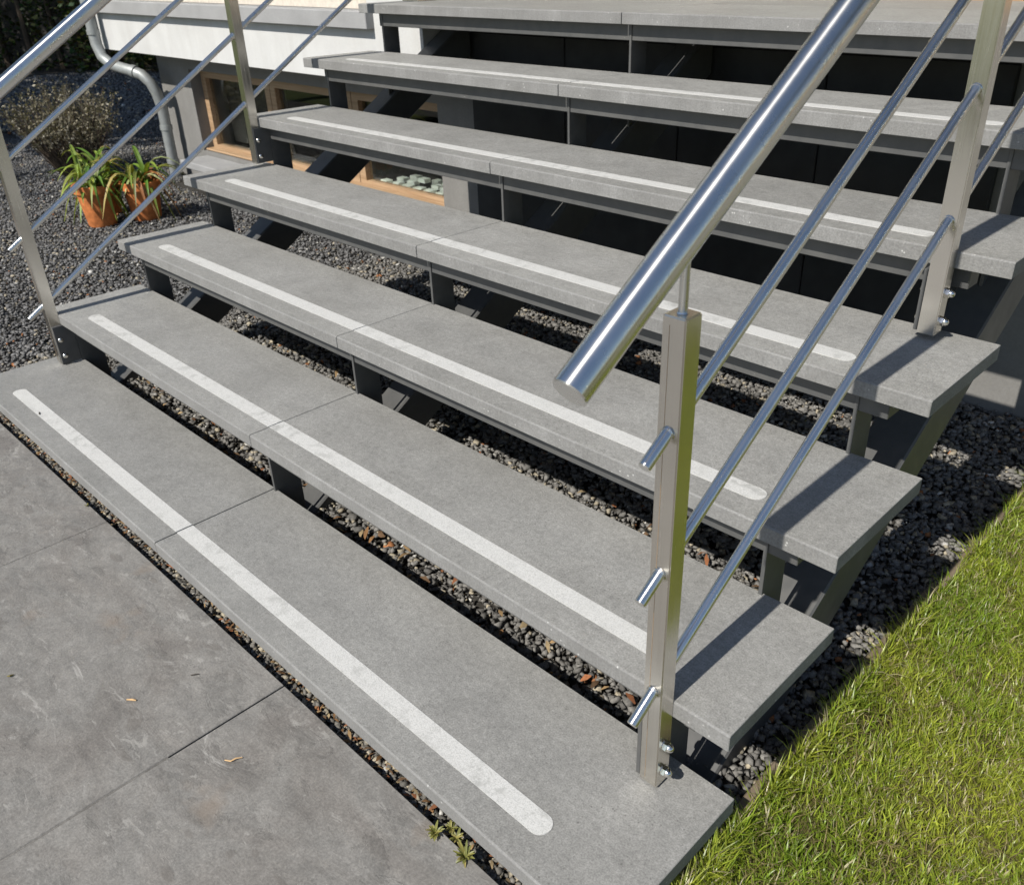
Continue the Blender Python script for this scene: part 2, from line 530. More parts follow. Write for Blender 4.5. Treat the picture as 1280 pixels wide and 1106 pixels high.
def stones_mesh(name, pos, size, tints):
    n = len(pos)
    v = CUB_V[None] + rng.uniform(-0.42, 0.42, (n, 8, 3))
    v = v * (np.stack([rng.uniform(0.75, 1.3, n), rng.uniform(0.6, 1.0, n), rng.uniform(0.40, 0.80, n)], 1))[:, None]
    # lie mostly flat: rotate about z fully, tilt a little
    yaw = rng.uniform(0, 2 * np.pi, n)
    til = rng.normal(0, 0.55, n)
    ct, st, c, s = np.cos(til), np.sin(til), np.cos(yaw), np.sin(yaw)
    z = np.zeros(n); o = np.ones(n)
    Rx = np.stack([np.stack([o, z, z], 1), np.stack([z, ct, -st], 1), np.stack([z, st, ct], 1)], 1)
    Rz = np.stack([np.stack([c, -s, z], 1), np.stack([s, c, z], 1), np.stack([z, z, o], 1)], 1)
    v = np.einsum('nij,njk,nlk->nli', Rz, Rx, v)
    v = v * (size[:, None, None] * 0.5) + pos[:, None]
    f = CUB_F[None] + (np.arange(n) * 8)[:, None, None]
    return fast_mesh(name, v.reshape(-1, 3), f.reshape(-1, 3), np.repeat(tints, 8, axis=0))

def stone_tints(n, warm=0.0, lo=0.07, hi=0.19, rust=0.008):
    g = rng.uniform(lo, hi, n)
    t = np.stack([g * (1.0 + warm), g * (0.985 + warm * .55), g * (0.97 - warm * .5)], 1)
    k = rng.random(n)
    m = k < 0.05 + warm
    t[m] = np.array([0.34, 0.30, 0.225]) * rng.uniform(0.65, 1.1, (m.sum(), 1))
    m = (k > 0.9) & (k < 0.9 + rust)
    t[m] = np.array([0.30, 0.13, 0.055]) * rng.uniform(0.6, 1.2, (m.sum(), 1))
    m = k > 0.985
    t[m] = np.array([0.45, 0.44, 0.41]) * rng.uniform(0.7, 1.1, (m.sum(), 1))
    return t

# ------------------------------------------------------------------ dimensions
W, G, D, T, XJ, R = 2.7723, 0.28779, 0.32904, 0.03339, 1.3587, 0.176
XR, PW, YF, PH = 2.6678, 0.0353, 0.2535, 0.8318
GR = -0.105                                   # top of the gravel
PZ, PY = -0.05, -0.018                        # patio top, patio edge
YW, YB, YD = 2.03, 2.25, 2.68                 # white wall, basement wall, door front
LX = 2.765                                    # lawn edge

# ------------------------------------------------------------------ the ground
def sheet(name, x0, x1, y0, y1, z, mat, kind='structure', n=1):
    bm = bmesh.new()
    bmesh.ops.create_grid(bm, x_segments=n, y_segments=n, size=0.5)
    for v in bm.verts:
        v.co = Vector((x0 + (v.co.x + .5) * (x1 - x0), y0 + (v.co.y + .5) * (y1 - y0), z))
    o = link(name, to_mesh(bm, name), mat)
    tag(o, kind=kind)
    return o

tag(sheet('ground', -250, 250, -250, 250, -0.20, M['field']), 'wide garden ground around the house and steps', 'ground')
tag(sheet('gravel_bed', -12.5, LX - 0.004, PY - 0.02, 7.5, -0.128, M['soil']), 'dark soil bed under the gravel', 'ground')

# patio of big natural slabs, each a piece of its own
patio = tag(sheet('patio', -4.0, 7.0, -6.0, PY - 0.006, -0.066, M['sand']), 'grey slate patio in front of the bottom step', 'patio')
xs = [1.098 + 0.853 * k for k in range(-4, 6)]
ys = [PY, -1.22, -2.42, -3.62]
for r in range(3):
    for k in range(len(xs) - 1):
        x0, x1 = xs[k] + 0.0017, xs[k + 1] - 0.0017
        y1, y0 = ys[r] - (0.002 if r else 0), ys[r + 1] + 0.002
        dz = random.uniform(-0.0012, 0.0012)
        box('paving_slab', x0, x1, y0, y1, PZ - 0.045 + dz, PZ + dz, M['patio'], patio, 0.0015)

# dirt has filled the far part of the joints up to the surface
for k, xj_ in enumerate(xs):
    ya = -0.36 - 0.05 * ((k * 7) % 5 - 2)
    boxes('joint_fill', [(xj_ - 0.0016, xj_ + 0.0016, -1.2, ya, PZ - 0.03, PZ - 0.0016)], M['fill'], patio)

# ------------------------------------------------------------------ the steps
stairs = thing('staircase', 'open steel staircase with wide grey stone treads and white grip strips', 'staircase', (W / 2, 0, GR))

def slab(name, x0, x1, y0, y1, ztop, parent, cham=True):
    bm = bmesh.new()
    add_box(bm, x0, x1, y0, y1, ztop - T, ztop)
    fr = [e for e in bm.edges if all(v.co.y < y0 + 1e-5 and v.co.z > ztop - 1e-5 for v in e.verts)]
    if cham:
        bmesh.ops.bevel(bm, geom=fr, offset=0.0028, segments=1, affect='EDGES')
    rest = [e for e in bm.edges if e.calc_face_angle(0) > 1.2]
    bmesh.ops.bevel(bm, geom=rest, offset=0.0012, segments=1, affect='EDGES')
    bmesh.ops.recalc_face_normals(bm, faces=bm.faces)
    for f in bm.faces:
        f.material_index = 1 if (f.normal.y < -0.5 or abs(f.normal.x) > 0.9) else 0
    me = bpy.data.meshes.new(name)
    bm.to_mesh(me)
    bm.free()
    return link(name, me, [M['top'], M['front']], parent)

def grip(x0, x1, yc, z, parent, round_left, round_right, w=0.0415, h=0.0012):
    bm = bmesh.new()
    r = w / 2
    pts = []
    if round_left:
        pts += [(x0 + r - r * math.cos(a), yc + r * math.sin(a)) for a in np.linspace(-math.pi / 2, math.pi / 2, 12)]
    else:
        pts += [(x0, yc - r), (x0, yc + r)]
    if round_right:
        pts += [(x1 - r + r * math.cos(a), yc + r * math.sin(a)) for a in np.linspace(math.pi / 2, -math.pi / 2, 12)]
    else:
        pts += [(x1, yc + r), (x1, yc - r)]
    lo = [bm.verts.new((x, y, z - 0.002)) for x, y in pts]
    hi = [bm.verts.new((x, y, z + h)) for x, y in pts]
    bm.faces.new(hi[::-1])
    n = len(pts)
    for i in range(n):
        bm.faces.new((lo[i], lo[(i + 1) % n], hi[(i + 1) % n], hi[i]))
    link('grip_strip', to_mesh(bm, 'grip_strip'), M['strip'], parent)

BR, BH = 0.036, 0.047                          # beam set-back and height
STR = lambda y: 0.252 + 0.6116 * (y - 1.0)     # top of the stringers
FIN_X = (0.098, 1.366, XR - PW - 0.009)        # support plates (left, middle, right)

for i in range(6):
    y, z = i * G, i * R
    for side, (x0, x1) in enumerate(((0.0, XJ - 0.0015), (XJ + 0.0015, W))):
        jz = random.uniform(-0.0006, 0.0006)
        s = slab('tread', x0, x1, y, y + D, z + jz, stairs)
        if side == 0:
            grip(0.195, x1 - 0.0005, y + 0.077, z + jz, s, True, False)
        else:
            grip(x0 + 0.0005, 2.592, y + 0.077, z + jz, s, False, True)

for i in range(0, 7):
    y, z = i * G, i * R
    zt = z - T - 0.001
    zb = zt - BH
    for x0, x1 in ((0.083, FIN_X[1] - 0.0005), (FIN_X[1] + 0.0085, W - 0.083)):
        box('support_beam', x0, x1, y + BR, y + BR + 0.05, max(zb, GR - 0.04), zt, M['dark'], stairs, 0.0015)
    if i:
        box('rear_beam', 0.083, W - 0.083, y + D - 0.075, y + D - 0.03, zb + 0.02, zt, M['dark'], stairs)
    for k, fx in enumerate(FIN_X):
        f0, f1 = y + BR - 0.003, y + BR + 0.075
        bot = [max(GR - 0.03, STR(f) + 0.0) if i > 1 else GR - 0.03 for f in (f0, f1)]
        if i == 0:
            continue
        prism_x('support_plate', [(f0, bot[0]), (f0, zt - 0.0005), (f1, zt - 0.0005), (f1, bot[1])], fx, fx + 0.008, M['dark'], stairs, 0.0006)

# three sloping box stringers
y0s, y1s = 0.36, 2.2
for x0, x1 in ((0.035, 0.135), (1.285, 1.385), (2.582, 2.682)):
    th = 0.147
    prism_x('stringer', [(y0s, STR(y0s)), (y1s, STR(y1s)), (y1s, STR(y1s) - th), (y0s, STR(y0s) - th)], x0, x1, M['dark'], stairs, 0.004)

# landing
for x0, x1 in ((0.0, XJ - 0.0015), (XJ + 0.0015, W)):
    slab('landing_slab', x0, x1, 6 * G, 6 * G + 0.47, 6 * R, stairs)
    slab('landing_slab', x0, x1, 6 * G + 0.473, YD - 0.004, 6 * R, stairs, False)
for x in (0.09, 0.75, 1.38, 2.0, W - 0.13):
    box('landing_joist', x, x + 0.05, 6 * G + BR + 0.052, YD - 0.02, 6 * R - T - 0.045, 6 * R - T - 0.002, M['dark'], stairs)

# ------------------------------------------------------------------ the railings
def torus_at(name, c, axis, r, rt, mat, parent):
    bm = bmesh.new()
    axis = Vector(axis).normalized()
    u = axis.orthogonal().normalized()
    w = axis.cross(u)
    A, B = 18, 6
    ring = []
    for a in range(A):
        d = u * math.cos(2 * math.pi * a / A) + w * math.sin(2 * math.pi * a / A)
        rr = rt * (1 + 0.2 * math.sin(a * 2.7))
        ring.append([bm.verts.new(Vector(c) + d * (r + rr * math.cos(2 * math.pi * b / B)) + axis * rr * math.sin(2 * math.pi * b / B)) for b in range(B)])
    for a in range(A):
        for b in range(B):
            bm.faces.new((ring[a][b], ring[(a + 1) % A][b], ring[(a + 1) % A][(b + 1) % B], ring[a][(b + 1) % B]))
    return link(name, to_mesh(bm, name, True), mat, parent)

def hexbolt(c, sgn, parent, cap=True):
    """hex head with a domed cap (or a flat rounded head) pointing along x"""
    bm = bmesh.new()
    x, y, z = c
    rh = 0.0088
    prof = [(0.0, rh * 1.18, 28), (0.0012, rh * 1.18, 28), (0.0012, rh, 6), (0.0075, rh, 6), (0.0085, rh * .86, 28)] if cap else [(0, rh * 1.05, 28), (0.002, rh * 1.0, 28), (0.0045, rh * 0.75, 28), (0.0055, rh * 0.3, 28)]
    if cap:
        prof += [(0.0085 + 0.0085 * math.sin(t), rh * .86 * math.cos(t), 28) for t in np.linspace(0.15, 1.45, 6)]
    seg = 24
    rings = []
    for dx, r, kind in prof:
        ring = []
        for k in range(seg):
            a = 2 * math.pi * k / seg
            rr = r
            if kind == 6:
                q = (a % (math.pi / 3)) - math.pi / 6
                rr = r * math.cos(math.pi / 6) / math.cos(q) * 1.08
            ring.append(bm.verts.new((x + sgn * dx, y + rr * math.cos(a), z + rr * math.sin(a))))
        rings.append(ring)
    for a, b in zip(rings, rings[1:]):
        for k in range(seg):
            bm.faces.new((a[k], a[(k + 1) % seg], b[(k + 1) % seg], b[k]))
    bm.faces.new(rings[0][::-1])
    bm.faces.new(rings[-1])
    link('bolt', to_mesh(bm, 'bolt', True), M['bolt'], parent)

def railing(label, xc, slope, plate_sign, y_end0, z_end0):
    """xc: centre line; the dark mounting plates sit on the stair side"""
    rl = thing('railing', label, 'railing', (xc, YF, 0.0), 'railings at the two ends of the steps')
    yc = YF + PW / 2
    barz = [0.195 - slope * 0.06 + 0.0, 0.427 - slope * 0.06, 0.660 - slope * 0.06]   # height of each bar at the post centre, minus base
    bars_at = lambda b, y: (0.222, 0.452, 0.681)[b] + slope * (y - yc)
    hand_at = lambda y: z_end0 + slope * (y - y_end0)
    posts = [(0, yc, 0.004), (3, yc + 3 * G, 0.012)]
    for n, py, lift in posts:
        zb = n * R + lift
        ht = PH + n * R + n * G * (slope - 0.6116) - 0.0
        x0, x1 = xc - PW / 2, xc + PW / 2
        p = box('post', x0, x1, py - PW / 2, py + PW / 2, zb, ht, M['post'], rl, 0.002, 2)
        if n == 0:
            box('weld_seam', xc - 0.0061, xc - 0.0056, py - PW / 2 - 0.0003, py - PW / 2 + 0.001, zb + 0.01, ht - 0.012, M['seam'], p)
        tube('handrail_support', [(xc, py, ht - 0.002), (xc, py, hand_at(py) - 0.012)], 0.0062, M['bar'], rl, 16)
        torus_at('weld', (xc, py, ht + 0.0005), (0, 0, 1), 0.0062, 0.0016, M['bolt'], rl)
        # mounting plate with two bolts through the post
        if plate_sign < 0:
            px0, px1 = x0 - 0.0088, x0 - 0.0008
        else:
            px0, px1 = x1 + 0.0008, x1 + 0.0088
        f0 = py - PW / 2 + 0.002
        yb = (n + 1) * G + BR
        prism_x('mounting_plate', [(f0, zb + 0.004), (f0, n * R + 0.141), (yb - 0.004, n * R + 0.141), (yb - 0.004, zb + 0.004)],
                px0, px1, M['dark'], rl, 0.0008)
        for bz in (0.034, 0.092):
            hexbolt((xc + PW / 2 + 0.0002 if plate_sign < 0 else px1, py, n * R + bz + (0.006 if n else 0)), 1, rl, plate_sign < 0)
            hexbolt((px0 if plate_sign < 0 else xc - PW / 2 - 0.0002, py, n * R + bz + (0.006 if n else 0)), -1, rl, plate_sign > 0)
    # post standing on the landing
    n, py = 6, yc + 6 * G - 0.02
    zb, ht = 6 * R, PH + 6 * R + 6 * G * (slope - 0.6116)
    box('post', xc - PW / 2, xc + PW / 2, py - PW / 2, py + PW / 2, zb + 0.008, ht, M['post'], rl, 0.0028, 2)
    box('foot_plate', xc - 0.05, xc + 0.05, py - 0.05, py + 0.05, zb + 0.0005, zb + 0.0085, M['post'], rl, 0.0015)
    tube('handrail_support', [(xc, py, ht - 0.002), (xc, py, hand_at(py) - 0.012)], 0.0062, M['bar'], rl, 16)
    # three round bars
    for b in range(3):
        ya = (0.2035, 0.210, 0.206)[b]
        ye = py + 0.05
        tube('rail_bar', [(xc, ya, bars_at(b, ya)), (xc, ye, bars_at(b, ye))], 0.0092, M['bar'], rl, 24, 0.0014)
        ax = (0, 1, slope)
        for pp in (yc, yc + 3 * G, py):
            for s in (-1, 1):
                yy = pp + s * (PW / 2 + 0.0005)
                torus_at('weld', (xc, yy, bars_at(b, yy)), (0, 1, 0.25), 0.0097, 0.0014, M['bolt'], rl)
    # handrail with a level end over the landing
    ye = py - 0.02
    tube('handrail', [(xc, y_end0, z_end0), (xc, ye, hand_at(ye)), (xc, ye + 0.03, hand_at(ye + 0.024)), (xc, ye + 0.06, hand_at(ye + 0.03)), (xc, ye + 0.55, hand_at(ye + 0.03))],
         0.0232, M['bar'], rl, 48, 0.0014)
    return rl

railing('stainless steel railing at the near right end, its handrail end cap in front', XR - PW / 2, SLOPE_R, -1, 0.064, 0.798)
railing('stainless steel railing at the far left end beside the gravel yard', 0.080, SLOPE_L, 1, 0.06, 0.727)

# ------------------------------------------------------------------ the house
house = thing('house', 'white rendered house with grey basement wall and wooden windows behind the steps', 'house', (-1.0, YB, -0.2))
WL, WR = -3.42, 0.02
ZW = 0.705                                     # underside of the white wall
wx0, wx1, wz0, wz1 = -3.30, -0.36, 1.008, 2.30
boxes('white_wall', [(WL, WR, YW, YW + 0.20, ZW, wz0 - 0.004), (WL, wx0, YW, YW + 0.20, wz0 - 0.004, 3.2), (wx1, WR, YW, YW + 0.20, wz0 - 0.004, 3.2),
                     (wx0, wx1, YW, YW + 0.20, wz1, 3.2), (WL, WL + 0.2, YW + 0.20, 6.0, ZW, 3.2), (WR - 0.2, WR, YW + 0.2, YD, ZW, 3.2)], M['white'], house)
box('corner_board', WL - 0.045, WL - 0.001, YW + 0.01, YW + 0.12, ZW - 0.004, 3.2, M['white'], house, 0.004)
boxes('floor_slab', [(WL + 0.004, WR - 0.004, YW + 0.203, 6.0, ZW + 0.003, ZW + 0.15)], M['grey'], house)
# window over the sill
win = boxes('window', [(wx0, wx1, YW + 0.06, YW + 0.12, wz0, wz0 + 0.06), (wx0, wx1, YW + 0.06, YW + 0.12, wz1 - 0.06, wz1),
                       (wx0, wx0 + 0.06, YW + 0.06, YW + 0.12, wz0 + 0.06, wz1 - 0.06), (wx1 - 0.06, wx1, YW + 0.06, YW + 0.12, wz0 + 0.06, wz1 - 0.06),
                       (-1.86, -1.80, YW + 0.06, YW + 0.12, wz0 + 0.06, wz1 - 0.06)], M['curtain'], house)
box('window_sill', wx0 - 0.06, wx1 + 0.04, YW - 0.045, YW + 0.06, wz0 - 0.075, wz0 - 0.002, M['sill'], win, 0.003)
box('pane', wx0 + 0.06, -1.861, YW + 0.088, YW + 0.094, wz0 + 0.06, wz1 - 0.06, M['glass'], win)
box('pane', -1.799, wx1 - 0.06, YW + 0.088, YW + 0.094, wz0 + 0.06, wz1 - 0.06, M['glass'], win)
box('curtain', wx0, wx1, YW + 0.17, YW + 0.18, wz0, wz1, M['curtain'], win)

# basement wall with a band of wooden windows
bx0, bx1, bz0, bz1 = -2.70, -0.185, 0.085, 0.60
boxes('basement_wall', [(-3.14, bx0, YB, YB + 0.25, -0.3, ZW), (bx0, bx1, YB, YB + 0.25, -0.3, bz0), (bx0, bx1, YB, YB + 0.25, bz1, ZW),
                        (bx1, 5.5, YB, YB + 0.25, -0.3, ZW), (-3.14, -2.9, YB + 0.25, 6.0, -0.3, ZW), (0.03, 5.5, YB, YB + 0.25, ZW, 6 * R - T - 0.095)], M['grey'], house)
mull = [bx0, -1.84, -1.00, bx1]
for a, b in zip(mull, mull[1:]):
    y0, y1 = YB + 0.075, YB + 0.125
    a2, b2 = a + 0.003, b - 0.003
    fr = boxes('basement_window', [(a2, b2, y0, y1, bz0 + 0.002, bz0 + 0.034), (a2, b2, y0, y1, bz1 - 0.055, bz1 - 0.002),
                                   (a2, a2 + 0.055, y0, y1, bz0 + 0.034, bz1 - 0.055), (b2 - 0.055, b2, y0, y1, bz0 + 0.034, bz1 - 0.055)], M['wood'], house)
    box('pane', a2 + 0.055, b2 - 0.055, y0 + 0.03, y0 + 0.035, bz0 + 0.034, bz1 - 0.055, M['glass'], fr)
box('wooden_sill', bx0 + 0.01, bx1 - 0.002, YB + 0.012, YB + 0.074, bz0 + 0.003, bz0 + 0.016, M['wood'], house, 0.004)
box('stone_ledge', -2.66, -1.9, YB - 0.20, YB - 0.002, 0.015, 0.06, M['sill'], house, 0.004)
boxes('basement_room', [(-2.9, 0.4, 4.2, 4.3, -0.3, ZW), (-2.9, 0.4, YB + 0.252, 4.2, -0.05, 0.10), (0.4, 0.5, YB + 0.26, 4.2, -0.3, ZW)], M['interior'], house)
box('net_curtain', -2.66, -1.90, YB + 0.22, YB + 0.225, 0.12, 0.6, M['interior'], house)

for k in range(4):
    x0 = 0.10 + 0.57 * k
    box('shade_panel', x0, x0 + 0.565, YB - 0.028, YB - 0.002, -0.2, 6 * R - T - 0.10, M['stair_shade'], house, 0.003)  # panels added over the grey wall to darken the shade below the treads

# garden doors at the back of the landing, under a flat roof
door = boxes('garden_door', [(0.06, 5.4, YD, YD + 0.10, 6 * R - 0.02, 6 * R + 0.09), (0.06, 5.4, YD, YD + 0.10, 3.05, 3.2)] +
             [(x, x + 0.09, YD, YD + 0.10, 6 * R + 0.09, 3.05) for x in (0.06, 0.98, 1.90, 2.82, 3.74, 4.6, 5.31)], M['wood'], house)
for a, b in zip((0.15, 1.07, 1.99, 2.91, 3.83, 4.69), (0.98, 1.90, 2.82, 3.74, 4.6, 5.31)):
    box('pane', a + 0.001, b - 0.001, YD + 0.045, YD + 0.053, 6 * R + 0.09, 3.05, M['glass'], door)
box('door_curtain', 0.1, 5.4, YD + 0.25, YD + 0.26, 6 * R, 3.1, M['curtain'], door)
box('upper_floor', 0.03, 5.5, YD + 0.001, 6.0, 6 * R - 0.3, 6 * R - 0.024, M['grey'], house)
box('flat_roof', WL - 0.1, 5.7, YW - 0.1, 6.2, 3.205, 3.4, M['roof'], house)
box('rear_wall', WL + 0.2, 5.5, 5.8, 6.0, -0.3, 3.2, M['white'], house)
boxes('end_wall', [(5.3, 5.5, YB + 0.26, 5.8, -0.3, 6 * R - 0.31)], M['grey'], house)

# downpipe at the house corner
dp = thing('downpipe', 'grey zinc downpipe with a double bend at the house corner', 'downpipe', (-3.0, 2.13, GR))
pts = [(-3.366, 1.965, 2.9), (-3.372, 1.965, 1.0), (-3.375, 1.965, 0.84), (-3.374, 1.967, 0.74), (-3.350, 1.975, 0.665), (-3.290, 2.0, 0.615), (-3.19, 2.025, 0.597), (-3.10, 2.05, 0.583),
       (-3.03, 2.08, 0.56), (-2.99, 2.11, 0.512), (-2.985, 2.135, 0.44), (-2.985, 2.15, 0.34), (-2.992, 2.15, 0.14), (-3.0, 2.15, -0.12)]
tube('pipe', pts, 0.036, M['zinc'], dp, 20)
for p, q in (((-2.989, 2.15, 0.235), (-2.99, 2.15, 0.205)), ((-2.996, 2.15, 0.005), (-2.997, 2.15, -0.025)), ((-3.374, 1.965, 0.80), (-3.374, 1.965, 0.83)), ((-3.10, 2.05, 0.583), (-3.07, 2.062, 0.575))):
    tube('collar', [p, q], 0.041, M['zinc'], dp, 20)

# white blocks stored behind the basement window
blocks = []
for r in range(4):
    for k in range(6):
        if r == 3 and k < 3 or (r == 2 and k == 1):
            continue
        blocks.append((-0.86 + k * 0.098 + r * 0.03 + random.uniform(-.012, .012), YB + 0.155 + r * 0.085 + random.uniform(-.01, .01), 0.1015 + (0.023 if (r + k) % 3 == 0 and r else 0), random.uniform(-0.14, 0.14)))
base_me = None
for n, (x, y, z, a) in enumerate(blocks):
    bm = bmesh.new()
    add_box(bm, -0.030, 0.030, -0.022, 0.022, 0, 0.022)
    bmesh.ops.bevel(bm, geom=list(bm.edges), offset=0.0012, segments=1, affect='EDGES')
    if base_me is None:
        base_me = to_mesh(bm, 'storage_block')
        base_me.materials.append(M['block'])
    else:
        bm.free()
    o = bpy.data.objects.new('storage_block', base_me)
    col.objects.link(o)
    o.location = (x, y, z)
    o.rotation_euler.z = a
    tag(o, 'small white block lying behind the wooden basement window', 'block', 'white blocks behind the basement window')

# ------------------------------------------------------------------ gravel (nobody could count it)
def gravel(name, label, x0, x1, y0, y1, dens, smin, smax, z, warm, keep=None, lo=0.07, hi=0.19, rust=0.008):
    n = int((x1 - x0) * (y1 - y0) * dens)
    p = np.stack([rng.uniform(x0, x1, n), rng.uniform(y0, y1, n), np.full(n, z)], 1)
    if keep is not None:
        p = p[keep(p)]
        n = len(p)
    s = smin + (smax - smin) * rng.random(n) ** 1.7 * 1.25
    p[:, 2] += rng.uniform(-0.012, 0.006, n) + 0.006 * np.sin(p[:, 0] * 7) * np.cos(p[:, 1] * 6)
    me = stones_mesh(name, p, s, stone_tints(n, warm, lo, hi, rust))
    o = link(name, me, M['gravel'])
    tag(o, label, 'gravel', kind='stuff')
    return o

gravel('gravel', 'grey crushed stone gravel under and beside the steps', -0.35, LX - 0.010, 0.0, YB, 10000, 0.0085, 0.0205, GR - 0.006, 0.05, None, 0.085, 0.20, 0.010)
def yard(p):
    return ~((p[:, 0] > -3.16) & (p[:, 1] > YB - 0.01)) & ~((p[:, 0] > -2.87) & (p[:, 0] < -1.74) & (p[:, 1] > YB - 0.25)) & (p[:, 1] < 0.3 * (p[:, 0] + 11) + 4.6) & (p[:, 1] > -0.28 * p[:, 0] - 0.35 - 0.3)
gravel('gravel_yard', 'dark grey gravel of the yard left of the steps', -5.6, -0.35, 0.0, 3.4, 7200, 0.008, 0.0178, GR - 0.006, 0.0, yard)
gravel('far_gravel', 'dark gravel beyond the corner of the house', -10.5, -3.3, 2.0, 5.6, 1200, 0.022, 0.040, GR - 0.008, 0.0,
       lambda p: ~((p[:, 0] > -5.6) & (p[:, 1] < 3.4)) & (p[:, 1] < 0.3 * (p[:, 0] + 11) + 4.6))

# gap between patio and bottom step: stones and dry leaf litter
n = 7500
p = np.stack([rng.uniform(-0.1, LX, n), rng.uniform(PY + 0.002, 0.03, n), rng.uniform(-0.098, -0.072, n)], 1)
tag(link('joint_gravel', stones_mesh('joint_gravel', p, rng.uniform(0.006, 0.017, n), stone_tints(n, 0.1)), M['gravel']), 'small stones filling the gap before the bottom step', 'gravel', kind='stuff')

def chips(name, label, P, L, wid, tints, curl=0.3):
    """little bent dry leaf pieces: two quads each"""
    n = len(P)
    a = rng.uniform(0, 2 * np.pi, n)
    d = np.stack([np.cos(a), np.sin(a), rng.normal(0, 0.25, n)], 1)
    s = np.stack([-np.sin(a), np.cos(a), rng.normal(0, 0.3, n)], 1)
    upv = np.array([0, 0, 1.0])
    V = np.empty((n, 6, 3))
    for j, (t, h, w) in enumerate(((-.5, 0, .25), (0, curl, 1.0), (.5, 0, .25))):
        cc = P + d * (L * t)[:, None] + upv * (L * h * 0.5)[:, None]
        V[:, 2 * j] = cc - s * (wid * w / 2)[:, None]
        V[:, 2 * j + 1] = cc + s * (wid * w / 2)[:, None]
    F = np.array([(0, 1, 3, 2), (2, 3, 5, 4)])[None] + (np.arange(n) * 6)[:, None, None]
    me = fast_mesh(name, V.reshape(-1, 3), F.reshape(-1, 4), np.repeat(tints, 6, axis=0))
    o = link(name, me, M['litter'])
    tag(o, label, 'leaf litter', kind='stuff')

n = 420
tl = np.array([(0.20, 0.11, 0.05), (0.30, 0.20, 0.10), (0.13, 0.08, 0.045), (0.34, 0.26, 0.15), (0.27, 0.11, 0.05)])
cl = rng.choice(np.linspace(0, LX, 60), n) + rng.normal(0, 0.025, n)
P = np.stack([cl, rng.uniform(PY + 0.003, 0.025, n), rng.uniform(-0.078, -0.064, n)], 1)
chips('leaf_litter', 'brown dry leaf bits in the gap before the bottom step', P, rng.uniform(.008, .022, n), rng.uniform(.003, .008, n), tl[rng.integers(0, 5, n)] * rng.uniform(.6, 1.1, (n, 1)))
n = 190
k = rng.integers(0, 3, n)
P = np.stack([rng.uniform(0.1, 2.7, n), np.array([0.42, 0.50, 0.9])[k] + rng.normal(0, 0.05, n), rng.uniform(GR + 0.004, GR + 0.012, n)], 1)
chips('leaf_scatter', 'brown dry leaves scattered on the gravel under the lowest steps', P, rng.uniform(.012, .035, n), rng.uniform(.006, .014, n), tl[rng.integers(0, 5, n)] * rng.uniform(.6, 1.1, (n, 1)))

# ------------------------------------------------------------------ lawn
tag(sheet('lawn', LX + 0.012, 30, PY, 30, -0.078, M['turf']), 'sunlit green lawn right of the steps', 'lawn')
edge = thing('lawn_edging', 'weathered timber board edging the lawn beside the gravel', 'edging', (LX, 1.2, -0.2))
for a, b in ((-0.017, 1.18), (1.183, 2.24)):
    bm = bmesh.new()
    add_box(bm, LX - 0.008 + 0.01 * (a > 1), LX + 0.011 + 0.01 * (a > 1), a, b, -0.19, -0.060)
    bmesh.ops.bevel(bm, geom=list(bm.edges), offset=0.003, segments=1, affect='EDGES')
    link('board', to_mesh(bm, 'board'), M['edging'], edge)

def blades(name, label, P, L, wd, lean, tints, mat, seg=3, cat='grass'):
    n = len(P)
    a = rng.uniform(0, 2 * np.pi, n)
    d = np.stack([np.cos(a), np.sin(a), np.zeros(n)], 1)
    b = a + np.pi / 2 + rng.normal(0, 0.5, n)
    s = np.stack([np.cos(b), np.sin(b), np.zeros(n)], 1)
    V = np.empty((n, 2 * seg + 1, 3))
    for j in range(seg + 1):
        t = j / seg
        c = P + d * (L * lean * t * t)[:, None]
        c[:, 2] += L * t * np.sqrt(np.clip(1 - (lean * t * 0.75) ** 2, 0.05, 1))
        if j < seg:
            w = wd * (1 - 0.55 * t ** 1.5) / 2
            V[:, 2 * j] = c - s * w[:, None]
            V[:, 2 * j + 1] = c + s * w[:, None]
        else:
            V[:, 2 * seg] = c
    quads = []
    for j in range(seg - 1):
        quads += [(2 * j, 2 * j + 1, 2 * j + 3), (2 * j, 2 * j + 3, 2 * j + 2)]
    quads.append((2 * seg - 2, 2 * seg - 1, 2 * seg))
    F = np.array(quads)[None] + (np.arange(n) * (2 * seg + 1))[:, None, None]
    me = fast_mesh(name, V.reshape(-1, 3), F.reshape(-1, 3), np.repeat(tints, 2 * seg + 1, axis=0))
    o = link(name, me, mat)
    tag(o, label, cat, kind='stuff')
    return o

def grass_tints(P):
    n = len(P)
    f = 0.5 + 0.5 * np.sin(P[:, 0] * 9.1 + 1.3 * np.sin(P[:, 1] * 7.7)) * np.cos(P[:, 1] * 8.3 + 1.1 * np.sin(P[:, 0] * 11))
    f = np.clip(f + rng.normal(0, 0.28, n), 0, 1)[:, None]
    g = np.array([0.215, 0.32, 0.03]) * (1 - f) + np.array([0.40, 0.44, 0.057]) * f
    g = g * rng.uniform(0.6, 1.3, (n, 1))
    dry = rng.random(n) < 0.11
    g[dry] = np.array([0.56, 0.50, 0.30]) * rng.uniform(0.6, 1.1, (dry.sum(), 1))
    return g

